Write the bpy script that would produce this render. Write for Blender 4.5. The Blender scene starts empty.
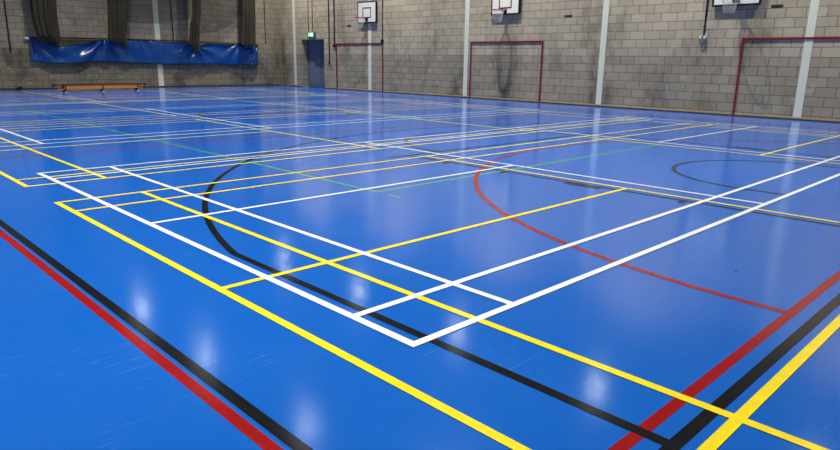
import bpy, bmesh, math, random
from mathutils import Vector, Matrix, noise
random.seed(7)
PI = math.pi
COL = bpy.context.scene.collection
X_R, Y_F, X_L, Y_N, Z_C = 16.24, 26.84, -2.95, -3.3, 8.6

# ------------------------------------------------------------------ helpers
class MB:
    def __init__(self):
        self.bm = bmesh.new()
    def box(self, x0, x1, y0, y1, z0, z1, bevel=0.0):
        vs = [self.bm.verts.new((x, y, z)) for x in (x0, x1) for y in (y0, y1) for z in (z0, z1)]
        q = [(0, 1, 3, 2), (4, 6, 7, 5), (0, 4, 5, 1), (2, 3, 7, 6), (0, 2, 6, 4), (1, 5, 7, 3)]
        fs = [self.bm.faces.new([vs[i] for i in f]) for f in q]
        if bevel:
            es = list({e for f in fs for e in f.edges})
            bmesh.ops.bevel(self.bm, geom=es, offset=bevel, segments=2, affect='EDGES', profile=0.5)
        return self
    def quad(self, pts):
        self.bm.faces.new([self.bm.verts.new(p) for p in pts]); return self
    def rect(self, x0, x1, y0, y1, z):
        return self.quad([(x0, y0, z), (x1, y0, z), (x1, y1, z), (x0, y1, z)])
    def xline(self, x, y0, y1, w, z):
        return self.rect(x - w / 2, x + w / 2, y0, y1, z)
    def yline(self, y, x0, x1, w, z):
        return self.rect(x0, x1, y - w / 2, y + w / 2, z)
    def frame(self, x0, x1, y0, y1, w, z):
        h = w / 2
        self.rect(x0 - h, x0 + h, y0 - h, y1 + h, z); self.rect(x1 - h, x1 + h, y0 - h, y1 + h, z)
        self.rect(x0 + h, x1 - h, y0 - h, y0 + h, z); self.rect(x0 + h, x1 - h, y1 - h, y1 + h, z)
        return self
    def arc(self, cx, cy, r, a0, a1, w, z, n=64):
        a = []
        for i in range(n + 1):
            t = math.radians(a0 + (a1 - a0) * i / n)
            c, s = math.cos(t), math.sin(t)
            a.append((self.bm.verts.new((cx + (r - w / 2) * c, cy + (r - w / 2) * s, z)),
                      self.bm.verts.new((cx + (r + w / 2) * c, cy + (r + w / 2) * s, z))))
        for i in range(n):
            self.bm.faces.new((a[i][0], a[i][1], a[i + 1][1], a[i + 1][0]))
        return self
    def tube(self, pts, r, n=8, closed=False, cap=True):
        pts = [Vector(p) for p in pts]; rings = []; m = len(pts)
        rr = r if isinstance(r, (list, tuple)) else [r] * m
        prev = None
        for i, p in enumerate(pts):
            if closed:
                d = pts[(i + 1) % m] - pts[i - 1]
            else:
                d = pts[min(i + 1, m - 1)] - pts[max(i - 1, 0)]
            d.normalize()
            if prev is None:
                ref = Vector((0, 0, 1)) if abs(d.z) < .9 else Vector((1, 0, 0))
                u = d.cross(ref).normalized()
            else:
                u = (prev - d * prev.dot(d)).normalized()
            prev = u; v = d.cross(u)
            rings.append([self.bm.verts.new(p + (u * math.cos(2 * PI * k / n) + v * math.sin(2 * PI * k / n)) * rr[i]) for k in range(n)])
        for i in range(m if closed else m - 1):
            a, b = rings[i], rings[(i + 1) % m]
            for k in range(n):
                self.bm.faces.new((a[k], a[(k + 1) % n], b[(k + 1) % n], b[k]))
        if cap and not closed:
            self.bm.faces.new(rings[0][::-1]); self.bm.faces.new(rings[-1])
        return self
    def cyl(self, cx, cy, z0, z1, r0, r1=None, n=24):
        return self.tube([(cx, cy, z0), (cx, cy, z1)], [r0, r1 if r1 is not None else r0], n)
    def build(self, name, mat, parent=None, smooth=False):
        bmesh.ops.recalc_face_normals(self.bm, faces=self.bm.faces[:])
        me = bpy.data.meshes.new(name); self.bm.to_mesh(me); self.bm.free()
        if mat: me.materials.append(mat)
        if smooth:
            for p in me.polygons: p.use_smooth = True
        o = bpy.data.objects.new(name, me); COL.objects.link(o)
        if parent:
            o.parent = parent
            # geometry is written in world coordinates: cancel the parent's placement
            o.matrix_parent_inverse = WORLD.get(parent.name, Matrix()).inverted()
        return o
WORLD = {}
def flat_build(mb, name, mat, parent=None, label=None):
    # paint on the floor: every face looks up
    o = mb.build(name, mat, parent)
    for p in o.data.polygons:
        if p.normal.z < 0: p.flip()
    if label: o['label'] = label
    return o
def empty(name, loc=(0, 0, 0), rz=0):
    o = bpy.data.objects.new(name, None); COL.objects.link(o)
    o.location = loc; o.rotation_euler = (0, 0, rz); o.empty_display_size = .2
    WORLD[o.name] = Matrix.Translation(loc) @ Matrix.Rotation(rz, 4, 'Z')
    return o
def tag(o, label, cat, group=None):
    o['label'] = label; o['category'] = cat
    if group: o['group'] = group
    return o
def structure(o, label=None):
    o['kind'] = 'structure'
    if label: o['label'] = label
    return o

# ------------------------------------------------------------------ materials
def S(r, g, b):
    f = lambda c: (c / 255 / 12.92) if c / 255 <= .04045 else ((c / 255 + .055) / 1.055) ** 2.4
    return (f(r), f(g), f(b), 1)
class NT:
    def __init__(self, name):
        self.m = bpy.data.materials.new(name); self.m.use_nodes = True
        self.t = self.m.node_tree; self.b = self.t.nodes['Principled BSDF']
    def n(self, typ, **kw):
        o = self.t.nodes.new(typ)
        for k, v in kw.items(): setattr(o, k, v)
        return o
    def l(self, a, b): self.t.links.new(a, b)
    def math(self, op, a, b=None, clamp=False):
        o = self.n('ShaderNodeMath', operation=op, use_clamp=clamp)
        for i, v in enumerate((a, b)):
            if v is None: continue
            if isinstance(v, (int, float)): o.inputs[i].default_value = v
            else: self.l(v, o.inputs[i])
        return o.outputs[0]
    def mix(self, f, a, b, blend='MIX'):
        o = self.n('ShaderNodeMix', data_type='RGBA', blend_type=blend)
        for i, v in ((0, f), (6, a), (7, b)):
            if isinstance(v, (int, float)): o.inputs[i].default_value = v
            elif isinstance(v, tuple): o.inputs[i].default_value = v
            else: self.l(v, o.inputs[i])
        return o.outputs[2]
    def noise(self, vec, scale, detail=3, rough=.5):
        o = self.n('ShaderNodeTexNoise'); o.inputs['Scale'].default_value = scale
        o.inputs['Detail'].default_value = detail; o.inputs['Roughness'].default_value = rough
        if vec is not None: self.l(vec, o.inputs['Vector'])
        return o.outputs[0]
    def ramp(self, v, lo, hi):
        o = self.n('ShaderNodeMapRange', interpolation_type='SMOOTHSTEP'); self.l(v, o.inputs[0])
        o.inputs[1].default_value = lo; o.inputs[2].default_value = hi
        return o.outputs[0]
    def pos(self):
        return self.n('ShaderNodeNewGeometry').outputs['Position']
    def mapping(self, vec, scale=(1, 1, 1), rot=(0, 0, 0)):
        o = self.n('ShaderNodeMapping'); self.l(vec, o.inputs[0])
        o.inputs['Scale'].default_value = scale; o.inputs['Rotation'].default_value = rot
        return o.outputs[0]
    def bump(self, h, strength, dist=.01):
        o = self.n('ShaderNodeBump'); o.inputs['Strength'].default_value = strength; o.inputs['Distance'].default_value = dist
        self.l(h, o.inputs['Height']); self.l(o.outputs[0], self.b.inputs['Normal'])
    def set(self, **kw):
        for k, v in kw.items(): self.b.inputs[k.replace('_', ' ')].default_value = v
def plain(name, c, rough=.5, metal=0, var=.08, scale=6.0, bump=0):
    t = NT(name); p = t.pos(); nz = t.noise(p, scale, 4)
    t.l(t.mix(nz, tuple(x * (1 - var) for x in c[:3]) + (1,), tuple(min(1, x * (1 + var)) for x in c[:3]) + (1,)), t.b.inputs['Base Color'])
    t.set(Roughness=rough, Metallic=metal)
    if bump: t.bump(t.noise(p, scale * 20, 2), bump, .002)
    return t.m
FLOOR_ROUGH = .115; FLOOR_SPEC = .35
def sheen_floor(t, p, rough):
    big = t.noise(p, 1.3, 3); fine = t.noise(p, 45, 3, .6)
    # worn, streaky polish
    st = t.noise(t.mapping(p, (2.2, .5, 1), (0, 0, .5)), 3.0, 4)
    r = t.math('ADD', t.math('MULTIPLY', st, .10), rough - .05)
    r = t.math('ADD', r, t.math('MULTIPLY', fine, .03))
    t.l(r, t.b.inputs['Roughness'])
    h = t.math('ADD', t.math('MULTIPLY', big, .6), t.math('MULTIPLY', fine, .10))
    t.bump(h, .10, .012)
def floor_mat():
    t = NT('polished_blue_vinyl'); p = t.pos()
    n1 = t.noise(p, .6, 4, .6); n2 = t.noise(p, 9, 4, .6)
    c = t.mix(n1, S(19, 90, 190), S(26, 98, 200))
    c = t.mix(t.math('MULTIPLY', n2, .25), c, S(26, 112, 206))
    # faint pale scratches running in a few directions
    for k, (rot, sc) in enumerate(((.4, 1.0), (1.25, 1.4), (-.6, 1.2))):
        m = t.mapping(p, (.35 * sc, 9 * sc, 1), (0, 0, rot))
        f = t.noise(m, 2.4 + k, 2, .4)
        line = t.ramp(t.math('ABSOLUTE', t.math('SUBTRACT', f, .5)), .006, 0.0)
        where = t.ramp(t.noise(p, .9 + .4 * k, 2), .52, .66)
        c = t.mix(t.math('MULTIPLY', t.math('MULTIPLY', line, where), .22), c, S(120, 165, 225))
    t.l(c, t.b.inputs['Base Color'])
    t.set(Specular_IOR_Level=FLOOR_SPEC)
    sheen_floor(t, p, FLOOR_ROUGH)
    return t.m
def paint(name, c, wear=.1):
    t = NT(name); p = t.pos()
    n = t.noise(p, 14, 4, .65)
    dark = tuple(x * (1 - wear * 2) for x in c[:3]) + (1,)
    t.l(t.mix(t.ramp(n, .35, .7), dark, c), t.b.inputs['Base Color'])
    t.set(Specular_IOR_Level=FLOOR_SPEC * .6); sheen_floor(t, p, FLOOR_ROUGH + .03)
    return t.m
def block_mat(name, axis):
    t = NT(name); p = t.pos()
    sep = t.n('ShaderNodeSeparateXYZ'); t.l(p, sep.inputs[0])
    u = sep.outputs['Y' if axis == 'y' else 'X']; z = sep.outputs['Z']
    cmb = t.n('ShaderNodeCombineXYZ')
    t.l(t.math('ADD', u, 10 * .46 + .01), cmb.inputs[0]); t.l(t.math('ADD', z, .2365 * 3 - .105), cmb.inputs[1])
    br = t.n('ShaderNodeTexBrick', offset=.5, offset_frequency=2, squash=1)
    t.l(cmb.outputs[0], br.inputs['Vector'])
    for k, v in (('Scale', 1), ('Mortar Size', .007), ('Mortar Smooth', .25), ('Bias', 0), ('Brick Width', .46), ('Row Height', .2365)):
        br.inputs[k].default_value = v
    dim_k = 1.0 if axis == 'y' else .86  # end walls: same blocks, their weaker light put into a darker colour
    br.inputs['Color1'].default_value = S(197 * dim_k, 184 * dim_k, 158 * dim_k); br.inputs['Color2'].default_value = S(216 * dim_k, 203 * dim_k, 177 * dim_k)
    br.inputs['Mortar'].default_value = S(92, 85, 70)
    c = br.outputs['Color']
    # pitted aggregate
    c = t.mix(t.math('MULTIPLY', t.noise(p, 38, 4, .7), .5), c, S(118, 110, 98), 'MULTIPLY')
    # the lower six courses are painted a cooler, darker grey
    edge = t.ramp(z, 1.535, 1.513)
    c = t.mix(t.math('MULTIPLY', edge, t.math('ADD', t.math('MULTIPLY', t.noise(p, .35, 2), .9), .2)), c, S(208, 210, 210), 'MULTIPLY')
    # ball scuffs and dirt
    d1 = t.ramp(t.noise(t.mapping(p, (1, 1, .45)), .85, 5, .66), .46, .74)
    hz = t.ramp(z, 3.6, .9)
    c = t.mix(t.math('MULTIPLY', d1, t.math('ADD', t.math('MULTIPLY', hz, .45), .4)), c, S(118, 110, 100), 'MULTIPLY')
    pale = t.ramp(t.noise(t.mapping(p, (1, 1, 1.6)), 1.9, 4, .6), .58, .72)
    c = t.mix(t.math('MULTIPLY', pale, .32), c, S(212, 205, 192))
    t.l(c, t.b.inputs['Base Color'])
    t.set(Roughness=.8, Specular_IOR_Level=.25)
    h = t.math('SUBTRACT', t.math('MULTIPLY', t.noise(p, 60, 3), .15), br.outputs['Fac'])
    t.bump(h, .5, .008)
    return t.m
def wood_mat(name, c1, c2, rough=.35):
    t = NT(name); p = t.pos()
    w = t.noise(t.mapping(p, (1.2, 22, 22), (0, 0, .13)), 1.6, 4)
    t.l(t.mix(w, c1, c2), t.b.inputs['Base Color']); t.set(Roughness=rough)
    return t.m
def cloth_mat(name, c1, c2, rough=.9):
    t = NT(name); p = t.pos()
    w = t.noise(t.mapping(p, (16, 16, .9)), 1.0, 5, .65); w2 = t.noise(p, 2.2, 3)  # vertical streaks: highlights and shade of the folds put into the colour
    c = t.mix(w, c1, c2); c = t.mix(t.math('MULTIPLY', w2, .3), c, c1)
    t.l(c, t.b.inputs['Base Color']); t.set(Roughness=rough, Specular_IOR_Level=.15)
    t.bump(w, .3, .004)
    return t.m
def net_mat(name, c, cover):
    # see-through knotted netting: a fine diamond grid of cord with open holes
    t = NT(name); p = t.pos()
    sep = t.n('ShaderNodeSeparateXYZ'); t.l(p, sep.inputs[0])
    a = t.math('ADD', sep.outputs[0], sep.outputs[2]); b = t.math('SUBTRACT', sep.outputs[0], sep.outputs[2])
    fa = t.math('LESS_THAN', t.math('FRACT', t.math('MULTIPLY', a, 24.0)), cover)
    fb = t.math('LESS_THAN', t.math('FRACT', t.math('MULTIPLY', b, 24.0)), cover)
    t.l(t.math('MAXIMUM', fa, fb), t.b.inputs['Alpha'])
    t.l(t.mix(t.noise(p, 30), c, tuple(x * .7 for x in c[:3]) + (1,)), t.b.inputs['Base Color']); t.set(Roughness=.9)
    return t.m

LENS_E = 26
M = {}
M['floor'] = floor_mat()
M['white_line'] = paint('white_line_paint', S(240, 245, 246), .03)
M['yellow_line'] = paint('yellow_line_paint', S(255, 228, 44), .05)
M['black_line'] = paint('black_line_paint', S(30, 30, 32), .12)
M['red_line'] = paint('red_line_paint', S(156, 27, 27), .08)
M['green_line'] = paint('green_line_paint', S(92, 176, 88), .10)
M['block_r'] = block_mat('painted_blockwork_side', 'y')
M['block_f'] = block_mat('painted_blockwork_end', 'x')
M['ceiling'] = plain('grey_metal_deck', S(70, 70, 68), .7, var=.05, scale=1)
M['white_steel'] = plain('white_painted_steel', S(234, 236, 212), .45, var=.06, scale=9)
M['red_paint'] = plain('dark_red_gloss', S(134, 14, 32), .4, var=.12, scale=12)
M['tan_wood'] = plain('tan_skirting_wood', S(186, 160, 118), .55, var=.15, scale=10)
M['black'] = plain('black_gloss', S(22, 22, 24), .45, var=.15)
M['dark_base'] = plain('dark_edge_strip', S(52, 48, 46), .7, var=.15)  # dark tone of the low strip at the wall foot
M['board_white'] = plain('white_backboard', S(246, 244, 234), .4, var=.02)
M['orange'] = plain('orange_red_steel', S(172, 62, 36), .4, var=.1)
M['dark_red'] = plain('brown_red_steel', S(74, 30, 28), .5, var=.1)
M['net_white'] = plain('white_net_cord', S(196, 196, 190), .8, var=.04)
M['door_blue'] = plain('blue_grey_door_paint', S(104, 115, 130), .4, var=.05, scale=3)
M['door_frame'] = plain('blue_door_frame_paint', S(92, 103, 118), .4, var=.05, scale=3)
M['steel'] = plain('satin_steel', S(190, 192, 194), .3, 1.0)
M['conduit_dark'] = plain('dark_conduit', S(66, 54, 48), .5, var=.1)
M['conduit_red'] = plain('rust_red_conduit', S(104, 60, 50), .5, var=.1)
M['grey_box'] = plain('grey_switch_box', S(112, 112, 112), .5)
M['white_plastic'] = plain('white_plastic', S(232, 232, 228), .4, var=.02)
M['vent'] = plain('dark_vent_slot', S(48, 42, 36), .7)
M['curtain'] = cloth_mat('olive_grey_netting', S(18, 18, 16), S(98, 92, 76))
M['net_swag'] = net_mat('grey_netting', S(44, 46, 46), .22)
M['rope'] = plain('black_cord', S(20, 22, 30), .7)
M['bench_top'] = wood_mat('dark_red_varnished_wood', S(58, 22, 15), S(88, 36, 22), .4)
M['bench_rail'] = wood_mat('orange_varnished_pine', S(196, 122, 44), S(226, 156, 70), .4)
M['rubber'] = plain('pale_rubber', S(206, 198, 182), .6)
M['lamp_body'] = plain('grey_lamp_housing', S(150, 152, 154), .4, .6)
t = NT('blue_vinyl_sheet'); p = t.pos()
t.l(t.mix(t.noise(p, 1.5, 3), S(2, 64, 138), S(6, 82, 160)), t.b.inputs['Base Color']); t.set(Roughness=.26, Specular_IOR_Level=.6)
t.bump(t.noise(p, 5, 3), .15, .02); M['vinyl'] = t.m
def emit(name, c, e):
    t = NT(name); p = t.pos()
    t.l(t.mix(t.noise(p, 8), c, tuple(x * .94 for x in c[:3]) + (1,)), t.b.inputs['Emission Color'])
    t.set(Base_Color=c, Emission_Strength=e, Roughness=.4); return t.m
M['lamp_lens'] = emit('lit_lamp_lens', (.90, 1, .95, 1), LENS_E)
M['sign_green'] = emit('lit_green_sign', S(120, 225, 160), .9)
M['sign_white'] = emit('lit_white_sign', S(232, 255, 240), .95)

# ------------------------------------------------------------------ room shell
floor = structure(MB().box(X_L - .4, X_R + .9, Y_N - .4, Y_F + .4, -.2, 0).build('floor', M['floor']), 'glossy blue sports hall floor painted with court lines')
structure(MB().box(X_L - .4, X_R + .9, Y_N - .4, Y_F + .4, Z_C, Z_C + .2).build('ceiling', M['ceiling']), 'grey ceiling of the sports hall')
D0, D1, DH, DD = 22.95, 24.75, 2.2, .35         # door recess: y from, y to, height, depth
m = MB()
m.box(X_R, X_R + .6, Y_N - .4, D0, 0, Z_C); m.box(X_R, X_R + .6, D1, Y_F + .4, 0, Z_C); m.box(X_R, X_R + .6, D0, D1, DH, Z_C)
structure(m.build('wall_right', M['block_r']), 'long grey block side wall with goals and backboards')
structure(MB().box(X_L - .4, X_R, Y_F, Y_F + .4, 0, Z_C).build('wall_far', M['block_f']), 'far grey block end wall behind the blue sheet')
structure(MB().box(X_L - .4, X_L, Y_N, Y_F, 0, Z_C).build('wall_left', M['block_r']), 'grey block side wall opposite the goals')
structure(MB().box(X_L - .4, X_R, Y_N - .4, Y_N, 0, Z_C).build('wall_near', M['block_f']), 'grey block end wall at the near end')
n = 1
for yc, lab in ((3.055, 'pale painted column strip behind the red goal cut off by the frame'), (8.66, 'tall pale column strip standing alone between the middle and the cut-off goal'),
                (14.23, 'tall pale column strip just beside the middle red goal'), (19.69, 'pale column strip under the backboard nearest the door'),
                (25.34, 'thin pale column strip between the blue door and the corner')):
    structure(MB().box(X_R - .012, X_R, yc - .095, yc + .095, 0, Z_C).build('trim_%d' % n, M['white_steel']), lab); n += 1
structure(MB().box(10.09, 10.32, Y_F - .012, Y_F, 0, Z_C).build('trim_%d' % n, M['white_steel']), 'pale column strip on the end wall behind the blue sheet'); n += 1
m = MB(); m2 = MB()
for y0, y1 in ((Y_N, D0), (D1, Y_F - .02)):
    m.box(X_R - .02, X_R, y0, y1, .03, .068); m2.box(X_R - .024, X_R, y0, y1, 0, .03)
b = structure(m.build('baseboard_right', M['tan_wood']), 'low tan skirting along the side wall')
e = m2.build('edge_strip', M['dark_base'], b); e['label'] = 'dark strip under the tan skirting'
structure(MB().box(X_L, X_R, Y_F - .02, Y_F, 0, .05).build('baseboard_far', M['dark_base']), 'low dark skirting along the far end wall')

# ------------------------------------------------------------------ door
d = structure(empty('door_1', (X_R + DD, (D0 + D1) / 2, 0)), 'recessed blue double door below the green exit sign')
xd = X_R + DD
m = MB(); m.box(xd - .03, xd + .05, D0, D0 + .06, 0, DH); m.box(xd - .03, xd + .05, D1 - .06, D1, 0, DH); m.box(xd - .03, xd + .05, D0 + .06, D1 - .06, DH - .06, DH)
m.build('door_frame', M['door_frame'], d)
mid = 23.72
for y0, y1, hy in ((D0 + .065, mid - .008, mid - .09), (mid + .008, D1 - .065, mid + .09)):
    lf = MB().box(xd, xd + .045, y0, y1, .01, DH - .065, .004).build('door_leaf', M['door_blue'], d)
    m = MB(); m.box(xd - .006, xd, hy - .05, hy + .05, .95, 1.35)
    m.tube([(xd - .006, hy, 1.0), (xd - .05, hy, 1.0), (xd - .05, hy, 1.3), (xd - .006, hy, 1.3)], .011)
    h = m.build('pull_handle', M['steel'], lf); h['label'] = 'steel pull handle'
    k = MB().box(xd - .004, xd, y0 + .05, y1 - .05, .03, .2).build('kick_plate', M['door_frame'], lf)
MB().box(xd + .046, xd + .06, D0, D1, 0, DH).build('door_stop', M['black'], d)

# ------------------------------------------------------------------ floor markings (painted, children of the floor)
ZG, ZR, ZB, ZY, ZW = .0005, .0010, .0020, .0030, .0040
W = .047
def court(x0, y0, mat, z, name, label, w=W):
    L_, B_ = 13.36, 6.06
    o = flat_build(MB().frame(x0, x0 + L_, y0, y0 + B_, w, z), name, mat, floor, label)
    for y in (y0 + .455, y0 + B_ - .455):
        flat_build(MB().yline(y, x0 + w / 2, x0 + L_ - w / 2, w, z + .0001), 'singles_sideline', mat, o)
    for x in (x0 + .757, x0 + L_ - .757):
        flat_build(MB().xline(x, y0 + w / 2, y0 + B_ - w / 2, w, z + .0002), 'long_service_line', mat, o)
    for x in (x0 + 4.68, x0 + L_ - 4.68):
        flat_build(MB().xline(x, y0 + w / 2, y0 + B_ - w / 2, w, z + .0002), 'short_service_line', mat, o)
    for a, b_ in ((x0 + w / 2, x0 + 4.68 - w / 2), (x0 + L_ - 4.68 + w / 2, x0 + L_ - w / 2)):
        flat_build(MB().yline(y0 + 3.03, a, b_, w, z), 'centre_line', mat, o)
    return o
for y0, lab in ((0.0, 'white badminton court lines nearest the camera'), (8.80, 'white badminton court lines in the middle of the hall'), (17.6, 'white badminton court lines nearest the blue sheet')):
    court(0.0, y0, M['white_line'], ZW, 'white_court_lines', lab)
for k, y0 in enumerate((-1.745, 5.305, 12.30, 19.30)):
    court(-.306, y0, M['yellow_line'], ZY, 'yellow_court_lines', ['yellow court lines nearest the camera', 'yellow court lines second from the camera', 'yellow court lines third from the camera', 'yellow court lines nearest the blue sheet'][k])
# green court with its small mark
g = flat_build(MB().frame(2.22, 8.32, 2.86, 16.4, .045, ZG), 'green_court_lines', M['green_line'], floor, 'thin green rectangular court lines')
flat_build(MB().xline(2.205, 2.48, 2.66, .03, ZG), 'corner_mark', M['green_line'], g)
# black basketball court
CX, CY, WB = 6.65, 11.8, .051
bb = flat_build(MB().frame(-.85, 14.15, -1.20, 24.79, WB, ZB), 'basketball_court_lines', M['black_line'], floor, 'black basketball court lines')
flat_build(MB().yline(CY, -.85 + WB / 2, 14.15 - WB / 2, WB, ZB), 'halfway_line', M['black_line'], bb)
flat_build(MB().arc(CX, CY, 1.8, 0, 360, WB, ZB + .0001, 96), 'centre_circle', M['black_line'], bb)
for s, yb in ((1, -1.20), (-1, 24.79)):
    yk = yb + s * 1.585; R3 = 6.715; dx = 6.55
    a = math.degrees(math.acos(dx / R3)); yj = math.sqrt(R3 ** 2 - dx ** 2)
    m = MB()
    if s > 0: m.arc(CX, yk, R3, a, 180 - a, WB, ZB + .0002, 120)
    else: m.arc(CX, yk, R3, 180 + a, 360 - a, WB, ZB + .0002, 120)
    for q in (-1, 1):
        ya, yb2 = yb + s * WB / 2, yk + s * yj
        m.xline(CX + q * dx, min(ya, yb2), max(ya, yb2), WB, ZB + .0002)
    flat_build(m, 'three_point_line', M['black_line'], bb)
    yf = yb + s * 5.74
    m = MB()
    for q in (-1, 1):
        m.xline(CX + q * 2.42, min(yb + s * WB / 2, yf), max(yb + s * WB / 2, yf), WB, ZB)
    m.yline(yf, CX - 2.42 - WB / 2 - .35 * (s > 0), CX + 2.42 + WB / 2, WB, ZB + .0004)
    key = flat_build(m, 'free_throw_lane', M['black_line'], bb)
    for q in (-1, 1):
        for yy, hw in ((1.79, .03), (2.90, .215), (3.99, .03), (4.94, .03)):
            xx = CX + q * (2.42 + WB / 2 + .05)
            flat_build(MB().rect(xx - .05, xx + .05, yb + s * yy - hw, yb + s * yy + hw, ZB + .0006), 'lane_mark', M['black_line'], key)
    flat_build(MB().arc(CX, yf, 1.8, 0 if s > 0 else 180, 180 if s > 0 else 360, WB, ZB + .0003, 64), 'free_throw_semicircle', M['black_line'], bb)
    m = MB().arc(CX, yk, 1.30, 0 if s > 0 else 180, 180 if s > 0 else 360, WB, ZB, 64)
    for q in (-1, 1): m.xline(CX + q * 1.30, min(yk, yk - s * .36), max(yk, yk - s * .36), WB, ZB)
    flat_build(m, 'charge_semicircle', M['black_line'], bb)
# red netball court
WR = .051
nb = flat_build(MB().frame(-.922, 14.222, -1.08, 24.68, WR, ZR), 'netball_court_lines', M['red_line'], floor, 'red netball court lines')
for y in (7.57, 16.03): flat_build(MB().yline(y, -.922 + WR / 2, 14.222 - WR / 2, WR, ZR + .0002), 'third_line', M['red_line'], nb)
flat_build(MB().arc(CX, -1.08, 4.885, 0, 180, WR, ZR + .0007, 96), 'goal_semicircle', M['red_line'], nb)
flat_build(MB().arc(CX, 24.68, 4.885, 180, 360, WR, ZR + .0007, 96), 'goal_semicircle', M['red_line'], nb)
flat_build(MB().arc(CX, CY, .45, 0, 360, WR, ZR + .0003, 48), 'centre_circle', M['red_line'], nb)
# a few dark specks of dirt on the floor
def speck(x, y, r):
    m = MB(); n_ = 9
    vs = [m.bm.verts.new((x + r * random.uniform(.6, 1.3) * math.cos(2 * PI * k / n_), y + .6 * r * random.uniform(.6, 1.3) * math.sin(2 * PI * k / n_), .0008)) for k in range(n_)]
    m.bm.faces.new(vs)
    flat_build(m, 'dirt_speck', M['black_line'], floor, 'small dark speck on the blue floor')
SPECKS = [(2.30, -.60, .016), (1.79, -.90, .015), (-1.36, -.29, .008), (3.0, .6, .012)]
for s_ in SPECKS: speck(*s_)

# ------------------------------------------------------------------ painted goals on the side wall
GT = .055
def goal(y0, y1, label):
    g = tag(empty('goal_frame', (X_R, (y0 + y1) / 2, 0)), label, 'goal', 'red goals along the side wall')
    xa, xb = X_R - .030, X_R - .0125
    MB().box(xa, xb, y0 + GT / 2, y1 - GT / 2, 2.0 - GT, 2.0, .004).build('crossbar', M['red_paint'], g)
    for y in (y0, y1):
        MB().box(xa, xb, y - GT / 2, y + GT / 2, 0, 2.0, .004).build('goal_post', M['red_paint'], g)
    return g
goal(18.85, 22.0, 'thin red goal frame on the wall nearest the blue door')
goal(10.87, 13.98, 'red goal frame under the middle basketball backboard')
goal(1.48, 4.59, 'red goal frame cut off by the frame, crossing a pale column')

# ------------------------------------------------------------------ basketball backboards
def hoop(yc, label, dz=0):
    h = tag(empty('basketball_hoop', (X_R, yc, 2.8)), label, 'basketball hoop', 'basketball hoops on the side wall')
    xf, z0, z1, hw = 16.13, 2.80 + dz, 3.67 + dz, .605
    b = MB().box(xf, xf + .03, yc - hw, yc + hw, z0, z1, .003).build('backboard', M['board_white'], h)
    def ring_frame(ya, yb, za, zb, w, x0, x1):
        m = MB(); m.box(x0, x1, ya, yb, za, za + w); m.box(x0, x1, ya, yb, zb - w, zb)
        m.box(x0, x1, ya, ya + w, za + w, zb - w); m.box(x0, x1, yb - w, yb, za + w, zb - w); return m
    o = ring_frame(yc - hw - .004, yc + hw + .004, z0 - .004, z1 + .004, .05, xf - .003, xf + .032).build('border', M['black'], b); o['label'] = 'black border'
    o = ring_frame(yc - .275, yc + .275, z0 + .2, z0 + .63, .045, xf - .003, xf).build('target_square', M['black'], b); o['label'] = 'black target square'
    m = ring_frame(yc - hw + .02, yc + hw - .02, z0 + .02, z1 - .02, .06, xf + .03, X_R - .02)
    wb = m.build('wall_frame', M['black'], h)
    for y in (yc - .35, yc + .35): MB().box(X_R - .05, X_R, y - .05, y + .05, z0 + .03, z1 - .03).build('mounting_block', M['black'], wb)
    zr = 3.0; cx = xf - .15 - .225
    r = MB().tube([(cx + .225 * math.cos(2 * PI * k / 40), yc + .225 * math.sin(2 * PI * k / 40), zr) for k in range(40)], .013, 8, True).build('rim', M['orange'], h, True)
    m = MB().box(xf - .012, xf - .003, yc - .09, yc + .09, zr - .13, zr + .04, .002)
    for q in (-1, 1):
        m.tube([(xf - .01, yc + q * .07, zr - .005), (xf - .17, yc + q * .09, zr)], .010, 6)
        m.tube([(xf - .01, yc + q * .05, zr - .11), (xf - .155, yc + q * .05, zr - .01)], .009, 6)
    m.box(xf - .15, xf - .012, yc - .06, yc + .06, zr - .012, zr + .004)
    m.build('rim_mount', M['dark_red'], r)
    m = MB(); nS, nR = 12, 6
    def P(i, j):
        f = j / nR; rad = .222 - .095 * (1 - (1 - f) ** 1.6); a = 2 * PI * (i + .5 * (j % 2)) / nS
        return (cx + rad * math.cos(a), yc + rad * math.sin(a), zr - .40 * f)
    for j in range(nR):
        for i in range(nS):
            for k in ((0, 1) if j % 2 else (-1, 0)): m.tube([P(i, j), P(i + k, j + 1)],   .0032, 4, cap=False)
    m.build('net', M['net_white'], h)
    return h
hoop(19.76, 'whole white backboard with black square, nearest the blue door')
hoop(12.43, 'white backboard with orange rim above the middle red goal', .06)
hoop(4.86, 'backboard cut off at the top, above the cut-off red goal')

# ------------------------------------------------------------------ exit sign, conduits, boxes, vents
s = tag(empty('exit_sign', (X_R, 23.92, 2.3)), 'small lit green exit sign above the blue door', 'sign')
MB().box(X_R - .10, X_R, 23.56, 24.12, 2.28, 2.54, .006).build('housing', M['grey_box'], s)
f = MB().box(X_R - .106, X_R - .10, 23.64, 24.04, 2.32, 2.50).build('sign_face', M['sign_green'], s); f['label'] = 'lit green face'
xs = X_R - .1085
def poly(pts):     # pts (y, z): flat white artwork on the sign, seen from the hall
    m.quad([(xs, 23.84 - a, 2.41 + b_) for a, b_ in pts])
def art(name, shapes, label):
    global m
    m = MB()
    for q in shapes: poly(q)
    m.build(name, M['sign_white'], f)['label'] = label
art('doorway_symbol', [[(.03, -.075), (.15, -.075), (.15, .075), (.03, .075)]], 'white doorway symbol')
art('arrow_symbol', [[(-.16, 0), (-.115, .045), (-.115, -.045)], [(-.115, .015), (-.07, .015), (-.07, -.015), (-.115, -.015)]], 'white arrow symbol')
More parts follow.
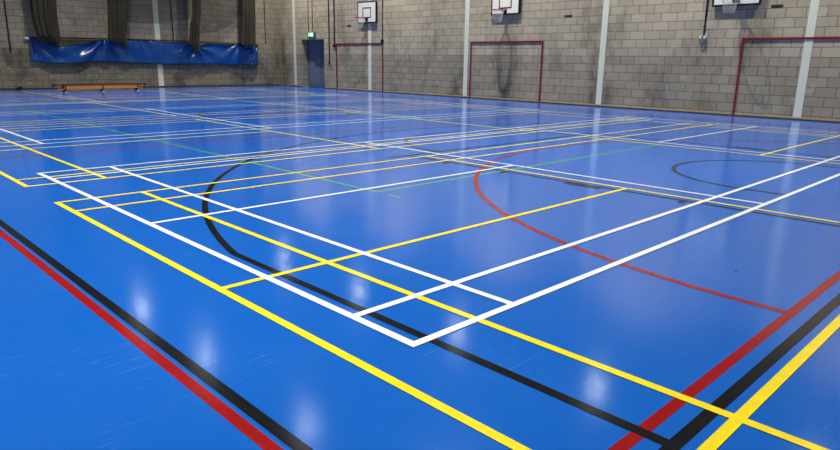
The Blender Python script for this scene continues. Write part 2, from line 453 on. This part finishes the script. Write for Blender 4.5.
art('running_figure', [[(-.03, .03), (.0, .035), (.015, -.02), (-.015, -.025)], [(-.012, .045), (.012, .045), (.012, .07), (-.012, .07)],
    [(-.015, -.025), (.0, -.022), (-.03, -.07), (-.045, -.07)], [(.0, -.02), (.015, -.02), (.028, -.07), (.012, -.07)]], 'white running figure')
def conduit(y, z0, z1, r, mat, label, box=None, boxmat=None, boxtop=False, group='conduits on the side wall'):
    o = tag(empty('conduit', (X_R, y, z0)), label, 'conduit', group)
    MB().tube([(X_R - r - .004, y, z0), (X_R - r - .004, y, z1)], r, 10).build('pipe', mat, o, True)
    zz = max(z0 + .25, 2.1)
    while zz < z1:
        MB().box(X_R - 2 * r - .008, X_R, y - r - .012, y + r + .012, zz, zz + .022).build('saddle_clip', mat, o); zz += 1.1
    if box:
        w, hgt, dp = box
        e = MB().box(X_R - dp, X_R, y - w / 2, y + w / 2, z0 - hgt, z0, .005).build('end_box', boxmat, o)
        if boxtop:
            for ya, yb in ((y - w / 2 - .01, y - w / 6), (y + w / 6, y + w / 2 + .01)):
                MB().box(X_R - dp - .004, X_R, ya, yb, z0 - .05, z0 + .03).build('terminal', M['white_plastic'], e)['label'] = 'white fitting on top of the grey box'
    return o
conduit(24.13, 2.53, Z_C, .013, M['conduit_dark'], 'thin dark conduit rising from the exit sign, on the corner side')
conduit(23.80, 2.53, Z_C, .013, M['conduit_dark'], 'thin dark conduit rising from the exit sign, on the goal side')
conduit(22.53, 1.22, Z_C, .022, M['conduit_red'], 'reddish brown conduit beside the door ending lowest on the wall', (.10, .14, .06), M['red_paint'])
conduit(22.13, 1.95, Z_C, .024, M['conduit_dark'], 'brown conduit ending at the top corner of the goal beside the door', (.17, .10, .07), M['black'])
conduit(18.86, 2.125, Z_C, .018, M['conduit_dark'], 'conduit just past the backboard nearest the door, ending in a black box', (.12, .12, .07), M['black'])
conduit(5.63, 2.05, Z_C, .020, M['black'], 'black conduit with grey box beside the backboard cut off at the top', (.15, .17, .08), M['grey_box'], True)
def vent(y, z, label):
    o = tag(MB().box(X_R - .006, X_R + .02, y - .14, y + .14, z - .035, z + .035, .002).build('air_vent', M['vent']), label, 'vent', 'small vents in the side wall')
    for k in range(5): MB().box(X_R - .011, X_R - .006, y - .11 + k * .05, y - .09 + k * .05, z - .028, z + .028).build('grille_bar', M['conduit_dark'], o)
vent(3.89, 2.755, 'small dark wall vent right of the backboard cut off at the top')
vent(9.97, 2.735, 'small dark wall vent between the middle backboard and the lone column')
vent(21.10, 2.73, 'small dark wall vent between the blue door and its nearest backboard')

# ------------------------------------------------------------------ blue sheet and netting bundles on the end wall
def interp(tab, x):
    if x <= tab[0][0]: return tab[0][1]
    for (a, va), (b_, vb) in zip(tab, tab[1:]):
        if x <= b_:
            f_ = (x - a) / (b_ - a); f_ = f_ * f_ * (3 - 2 * f_); return va + (vb - va) * f_
    return tab[-1][1]
TOP = [(5.27, 1.90), (5.72, 1.72), (6.24, 1.64), (6.95, 1.74), (7.92, 1.93), (9.3, 1.965), (11.5, 1.90), (11.95, 1.78), (12.4, 1.92), (14.2, 1.90), (14.9, 1.89), (15.05, 1.93)]
BOT = [(5.2, 1.06), (6.1, 1.0), (7.6, 1.08), (8.8, 1.05), (10.0, 1.02), (11, 1.0), (12.6, 1.03), (14.8, 1.0), (15.1, 1.02)]
def sheet_y(x, v):
    # v: 0 bottom .. 1 top; folds radiate from where the sheet is tied up or pushed down
    y = 26.70 + .015 * math.sin(x * 1.7)
    for px, pv, amp, spread in ((7.95, 1.12, .085, 1.6), (5.3, 1.1, .07, 1.3), (11.95, .95, .085, .9), (15.0, 1.05, .08, 1.0), (9.3, 1.3, .02, 1.6), (14.0, 1.1, .06, .9)):
        dx, dv = (x - px) / 1.0, (v - pv) * .9
        r = math.hypot(dx, dv) + .05
        th = math.atan2(dv, dx)
        y -= amp * math.exp(-(r / spread) ** 2) * math.sin(th * 9 + 2.1 * px) * min(1, r * 3)
    for bx, w_, a_ in ((6.3, .75, .13), (11.9, .8, .11), (14.5, .6, .12), (8.6, .7, .06)):
        y -= a_ * math.exp(-((x - bx) / w_) ** 2) * (1 - .5 * v)
    y -= .03 * noise.noise(Vector((x * 1.6, v * 2.0, 3.1))) + .012 * noise.noise(Vector((x * 5, v * 5, 1.0)))
    return min(y, 26.80)
sh = tag(empty('vinyl_sheet', (10.15, 26.7, 1.0)), 'long blue vinyl sheet hanging along the far end wall', 'sheet')
m = MB(); NX, NV = 260, 22; G = []
for i in range(NX + 1):
    x = 5.22 + (15.02 - 5.22) * i / NX; row = []
    for j in range(NV + 1):
        v = j / NV; zt, zb = interp(TOP, x), interp(BOT, x)
        row.append(m.bm.verts.new((x - .05 * (1 - v) * (i == 0), sheet_y(x, v), zb + (zt - zb) * v)))
    G.append(row)
for i in range(NX):
    for j in range(NV): m.bm.faces.new((G[i][j], G[i + 1][j], G[i + 1][j + 1], G[i][j + 1]))
o = m.build('sheet', M['vinyl'], sh, True); md = o.modifiers.new('thick', 'SOLIDIFY'); md.thickness = .006; md.offset = 0
m = MB().tube([(5.22 + 9.80 * i / 120, sheet_y(5.22 + 9.80 * i / 120, 1) - .004, interp(TOP, 5.22 + 9.80 * i / 120)) for i in range(121)], .018, 8)
m.build('top_hem', M['rope'], sh, True)['label'] = 'dark top hem'
m = MB().tube([(5.22 + 9.80 * i / 120, sheet_y(5.22 + 9.80 * i / 120, 0) - .002, interp(BOT, 5.22 + 9.80 * i / 120)) for i in range(121)], .012, 6)
m.build('bottom_hem', M['rope'], sh, True)['label'] = 'dark bottom hem'
m = MB().tube([(5.1 + 9.98 * i / 80, 26.76, 1.93 + .07 * math.sin(PI * i / 80) + .0) for i in range(81)], .024, 8)
for x in (5.1, 7.93, 11.0, 15.08): m.tube([(x, 26.76, 1.93 + .07 * math.sin(PI * (x - 5.1) / 9.98)), (x, Y_F, 1.93 + .07 * math.sin(PI * (x - 5.1) / 9.98))], .012, 6)
m.build('support_cord', M['rope'], sh, True)['label'] = 'black cord along the top'
m = MB().box(5.04, 5.20, 26.70, 26.80, 1.87, 1.95, .01); m.tube([(5.12, 26.75, 1.91), (5.26, 26.72, 1.90)], .012, 6)
m.build('corner_clip', M['white_plastic'], sh)['label'] = 'white corner clip'
m = MB(); G = []
for i in range(31):
    x = 5.35 + 2.5 * i / 30
    G.append([m.bm.verts.new((x, 26.775 + .012 * math.sin(9 * x), interp(TOP, x) - .10 + (1.955 - interp(TOP, x) + .10) * j / 4)) for j in range(5)])
for i in range(30):
    for j in range(4): m.bm.faces.new((G[i][j], G[i + 1][j], G[i + 1][j + 1], G[i][j + 1]))
m.build('net_edge', M['net_swag'], sh)['label'] = 'grey netting above the sagging edge'

def bundle(stations, folds, seed, label, ry=.13, yc=26.33, swag=None):
    # stations: (z, x centre, half width, depth factor) from the bottom up
    m = MB(); rnd = random.Random(seed); N = folds * 10
    ph = [rnd.uniform(0, 6.28) for _ in range(6)]
    zs = [stations[0][0] + (stations[-1][0] - stations[0][0]) * (i / 70) ** 1.5 for i in range(71)]
    rings = []
    cx = [(s_[0], s_[1]) for s_ in stations]; hw = [(s_[0], s_[2]) for s_ in stations]; dp = [(s_[0], s_[3]) for s_ in stations]
    for z in zs:
        c, w_, d_ = interp(cx, z), interp(hw, z), interp(dp, z); ring = []
        for k in range(N):
            a = 2 * PI * k / N
            fold = .27 * math.cos(folds * a + ph[0] + .5 * math.sin(z * 1.1 + ph[1])) + .10 * math.cos((folds // 2 + 1) * a + ph[2] + z * .7) + .05 * math.cos((folds * 2 + 1) * a + ph[3] - z)
            r_ = 1 + fold * min(1, .35 + w_ * 2)
            ring.append(m.bm.verts.new((c + w_ * r_ * math.cos(a) * .86, yc + ry * d_ * r_ * math.sin(a), z)))
        rings.append(ring)
    for ring in rings:
        for v_ in ring: v_.co.x = -1.92 + (v_.co.x + 1.92) * .988
    for a, b_ in zip(rings, rings[1:]):
        for k in range(N): m.bm.faces.new((a[k], a[(k + 1) % N], b_[(k + 1) % N], b_[k]))
    m.bm.faces.new(rings[0]); m.bm.faces.new(rings[-1][::-1])
    o = m.build('netting_curtain', M['curtain'], None, True)
    if swag:
        # loose netting slung from this bundle to the next, with a sagging lower edge
        xa, za, xb, zb, sag, top = swag; mm = MB(); G = []
        for i in range(41):
            u = i / 40; x = xa + (xb - xa) * u
            lo_ = za + (zb - za) * u - sag * 4 * u * (1 - u)
            G.append([mm.bm.verts.new((x, 26.55 + .05 * math.sin(x * 5 + j), lo_ + (top - lo_) * j / 12)) for j in range(13)])
        for i in range(40):
            for j in range(12): mm.bm.faces.new((G[i][j], G[i + 1][j], G[i + 1][j + 1], G[i][j + 1]))
        mm.build('slung_net', M['net_swag'], o)['label'] = 'thin see-through netting slung between the gathers'
    return tag(o, label, 'curtain', 'gathered netting curtains on the end wall')
bundle([(1.70, 6.15, .10, .5), (1.85, 6.05, .22, .8), (2.05, 5.85, .40, 1), (2.6, 5.82, .42, 1), (3.3, 5.84, .44, 1), (8.4, 5.9, .5, 1)], 13, 3, 'broadest dark netting curtain gathered at the end of the blue sheet farthest from the door')
bundle([(1.62, 8.72, .06, .4), (1.75, 8.70, .11, .7), (1.95, 8.42, .32, 1), (2.5, 8.48, .34, 1), (3.5, 8.58, .36, 1), (8.4, 8.7, .45, 1)], 11, 11, 'dark netting curtain between the broadest one and the pale column strip', swag=(8.75, 2.7, 11.7, 3.0, .15, 7.5))
bundle([(1.42, 11.87, .05, .4), (1.6, 11.85, .12, .7), (1.9, 11.77, .23, 1), (2.4, 11.84, .23, .9), (3.3, 12.0, .20, .8), (4.2, 12.05, .19, .8), (8.4, 12.1, .22, .8)], 9, 23, 'narrow netting curtain with a tail hanging over the blue sheet, past the pale column', swag=(12.05, 2.35, 14.2, 3.3, .25, 7.5))
bundle([(1.84, 14.55, .24, .8), (1.95, 14.50, .36, 1), (2.5, 14.55, .33, .9), (3.3, 14.62, .31, .9), (8.4, 14.7, .36, .9)], 11, 31, 'olive netting curtain gathered at the end of the blue sheet nearest the corner')
def cord(x, z0, label, y=Y_F - .03, r=.022, z1=Z_C):
    o = tag(MB().tube([(x, y, z0), (x + .02, y, (z0 + z1) / 2), (x + .04, y, z1)], r, 8).build('hanging_cord', M['rope'], None, True), label, 'cord', 'dark cords hanging on the end wall')
    MB().tube([(x, y, z0 - .06), (x, y, z0 + .02)], [r * .7, r * 1.6], 8).build('toggle', M['rope'], o, True)
cord(4.54, 1.42, 'dark cord hanging past the outer end of the blue sheet, farthest from the door', r=.020)
cord(10.89, 2.02, 'dark cord hanging beside the pale column on the end wall', r=.018)
cord(15.53, 2.06, 'dark cord hanging on bare blocks between the blue sheet and the corner', r=.018)

# ------------------------------------------------------------------ gym bench
b0, b1 = Vector((5.02, 23.72, 0)), Vector((8.37, 24.05, 0))
ln = (b1 - b0).length; rz = math.atan2(b1.y - b0.y, b1.x - b0.x)
bc = (b0 + b1) / 2
be = empty('gym_bench', bc, rz); tag(be, 'low wooden gym bench standing before the blue sheet', 'bench')
WORLD[be.name] = Matrix()      # its parts are written in the bench's own frame
H = ln / 2
MB().box(-H, H, -.13, .13, .255, .295, .006).build('seat', M['bench_top'], be)
for q in (-1, 1): MB().box(-H + .32, H - .32, q * .10 - .015, q * .10 + .015, .115, .255, .003).build('apron', M['bench_rail'], be)['label'] = 'orange varnished apron board'
MB().box(-H + .12, H - .12, -.05, .05, .085, .145, .004).build('balance_beam', M['bench_rail'], be)['label'] = 'orange varnished lower beam'
for x in (-H + .36, 0, H - .36):
    lg = MB(); lg.box(x - .022, x + .022, -.12, .12, .03, .255, .003); lg = lg.build('leg', M['bench_top'], be)
    for q in (-1, 1): MB().box(x - .03, x + .03, q * .11 - .025, q * .11 + .025, 0, .035, .004).build('rubber_foot', M['rubber'], lg)['label'] = 'pale rubber foot'
for x in (-H, H): MB().box(x - .02, x + .02, -.05, .05, .20, .255, .004).build('end_hook', M['bench_top'], be)
# small black wedge on the floor by the end wall
m = MB(); pts = [(4.36, .0), (4.66, .0), (4.68, .13), (4.62, .13)]
fr = [m.bm.verts.new((x, 26.45, z)) for x, z in pts]; bk = [m.bm.verts.new((x, 26.57, z)) for x, z in pts]
m.bm.faces.new(fr); m.bm.faces.new(bk[::-1])
for k in range(4): m.bm.faces.new((fr[k], fr[(k + 1) % 4], bk[(k + 1) % 4], bk[k]))
tag(m.build('door_wedge', M['black']), 'small black wedge on the floor below the blue sheet', 'wedge')

# ------------------------------------------------------------------ lamps
LAMP_W = 220
lm = None
lampmesh = {}
for i, x in enumerate((-.9, 6.65, 14.2)):
    for j, y in enumerate(((1.0, 6.0, 11.3, 16.9, 22.2), (.8, 5.5, 10.9, 16.7, 21.9), (1.0, 6.75, 12.4, 18.05, 23.8))[i]):
        if lm is None:
            lm = empty('high_bay_lamp', (0, 0, 0)); WORLD[lm.name] = Matrix()
            MB().tube([(0, 0, .02), (0, 0, .12), (0, 0, .20), (0, 0, .26)], [.27, .20, .10, .09], 32, cap=False).build('reflector', M['lamp_body'], lm, True)
            MB().tube([(0, 0, .26), (0, 0, .4499)], .015, 8).build('stem', M['lamp_body'], lm)
            MB().cyl(0, 0, .015, .03, .24, n=32).build('lens', M['lamp_lens'], lm)['label'] = 'lit lamp lens'
            r = lm
        else:
            r = lm.copy(); COL.objects.link(r)
            for ch in lm.children:
                c = ch.copy(); COL.objects.link(c); c.parent = r
        r.location = (x, y, 8.15)
        tag(r, 'round high bay lamp hanging from the hall ceiling', 'lamp', 'high bay lamps under the ceiling')
        ld = lampmesh.get('l')
        if ld is None:
            ld = bpy.data.lights.new('lamp_light', 'AREA'); ld.shape = 'DISK'; ld.size = .05; ld.spread = math.radians(115); ld.energy = LAMP_W; ld.color = (1.0, .972, .865); lampmesh['l'] = ld
        lo = bpy.data.objects.new('lamp_light', ld); COL.objects.link(lo); lo.location = (x, y, 8.14)
w = bpy.data.worlds.new('World'); bpy.context.scene.world = w; w.use_nodes = True
w.node_tree.nodes['Background'].inputs[0].default_value = (.5, .55, .6, 1); w.node_tree.nodes['Background'].inputs[1].default_value = .02

# ------------------------------------------------------------------ camera
fpx, yaw, pitch, roll = 641.6647, .7940723, -.2496377, .0157851
fw = Vector((math.cos(pitch) * math.cos(yaw), math.cos(pitch) * math.sin(yaw), math.sin(pitch)))
rt = Vector((math.sin(yaw), -math.cos(yaw), 0)); up = rt.cross(fw)
r2 = math.cos(roll) * rt + math.sin(roll) * up; u2 = -math.sin(roll) * rt + math.cos(roll) * up
cam = bpy.data.cameras.new('camera'); co = bpy.data.objects.new('camera', cam); COL.objects.link(co)
cam.sensor_fit = 'HORIZONTAL'; cam.sensor_width = 36; cam.lens = fpx / 840 * 36; cam.clip_start = .05; cam.clip_end = 200
co.matrix_world = Matrix(((r2.x, u2.x, -fw.x, -1.9193277), (r2.y, u2.y, -fw.y, -1.9830270), (r2.z, u2.z, -fw.z, 1.2810549), (0, 0, 0, 1)))
sc = bpy.context.scene; sc.camera = co
vs = sc.view_settings; sc.display_settings.display_device = 'sRGB'
vs.view_transform = 'Standard'; vs.look = 'None'; vs.exposure = 0; vs.gamma = 1; vs.use_curve_mapping = False
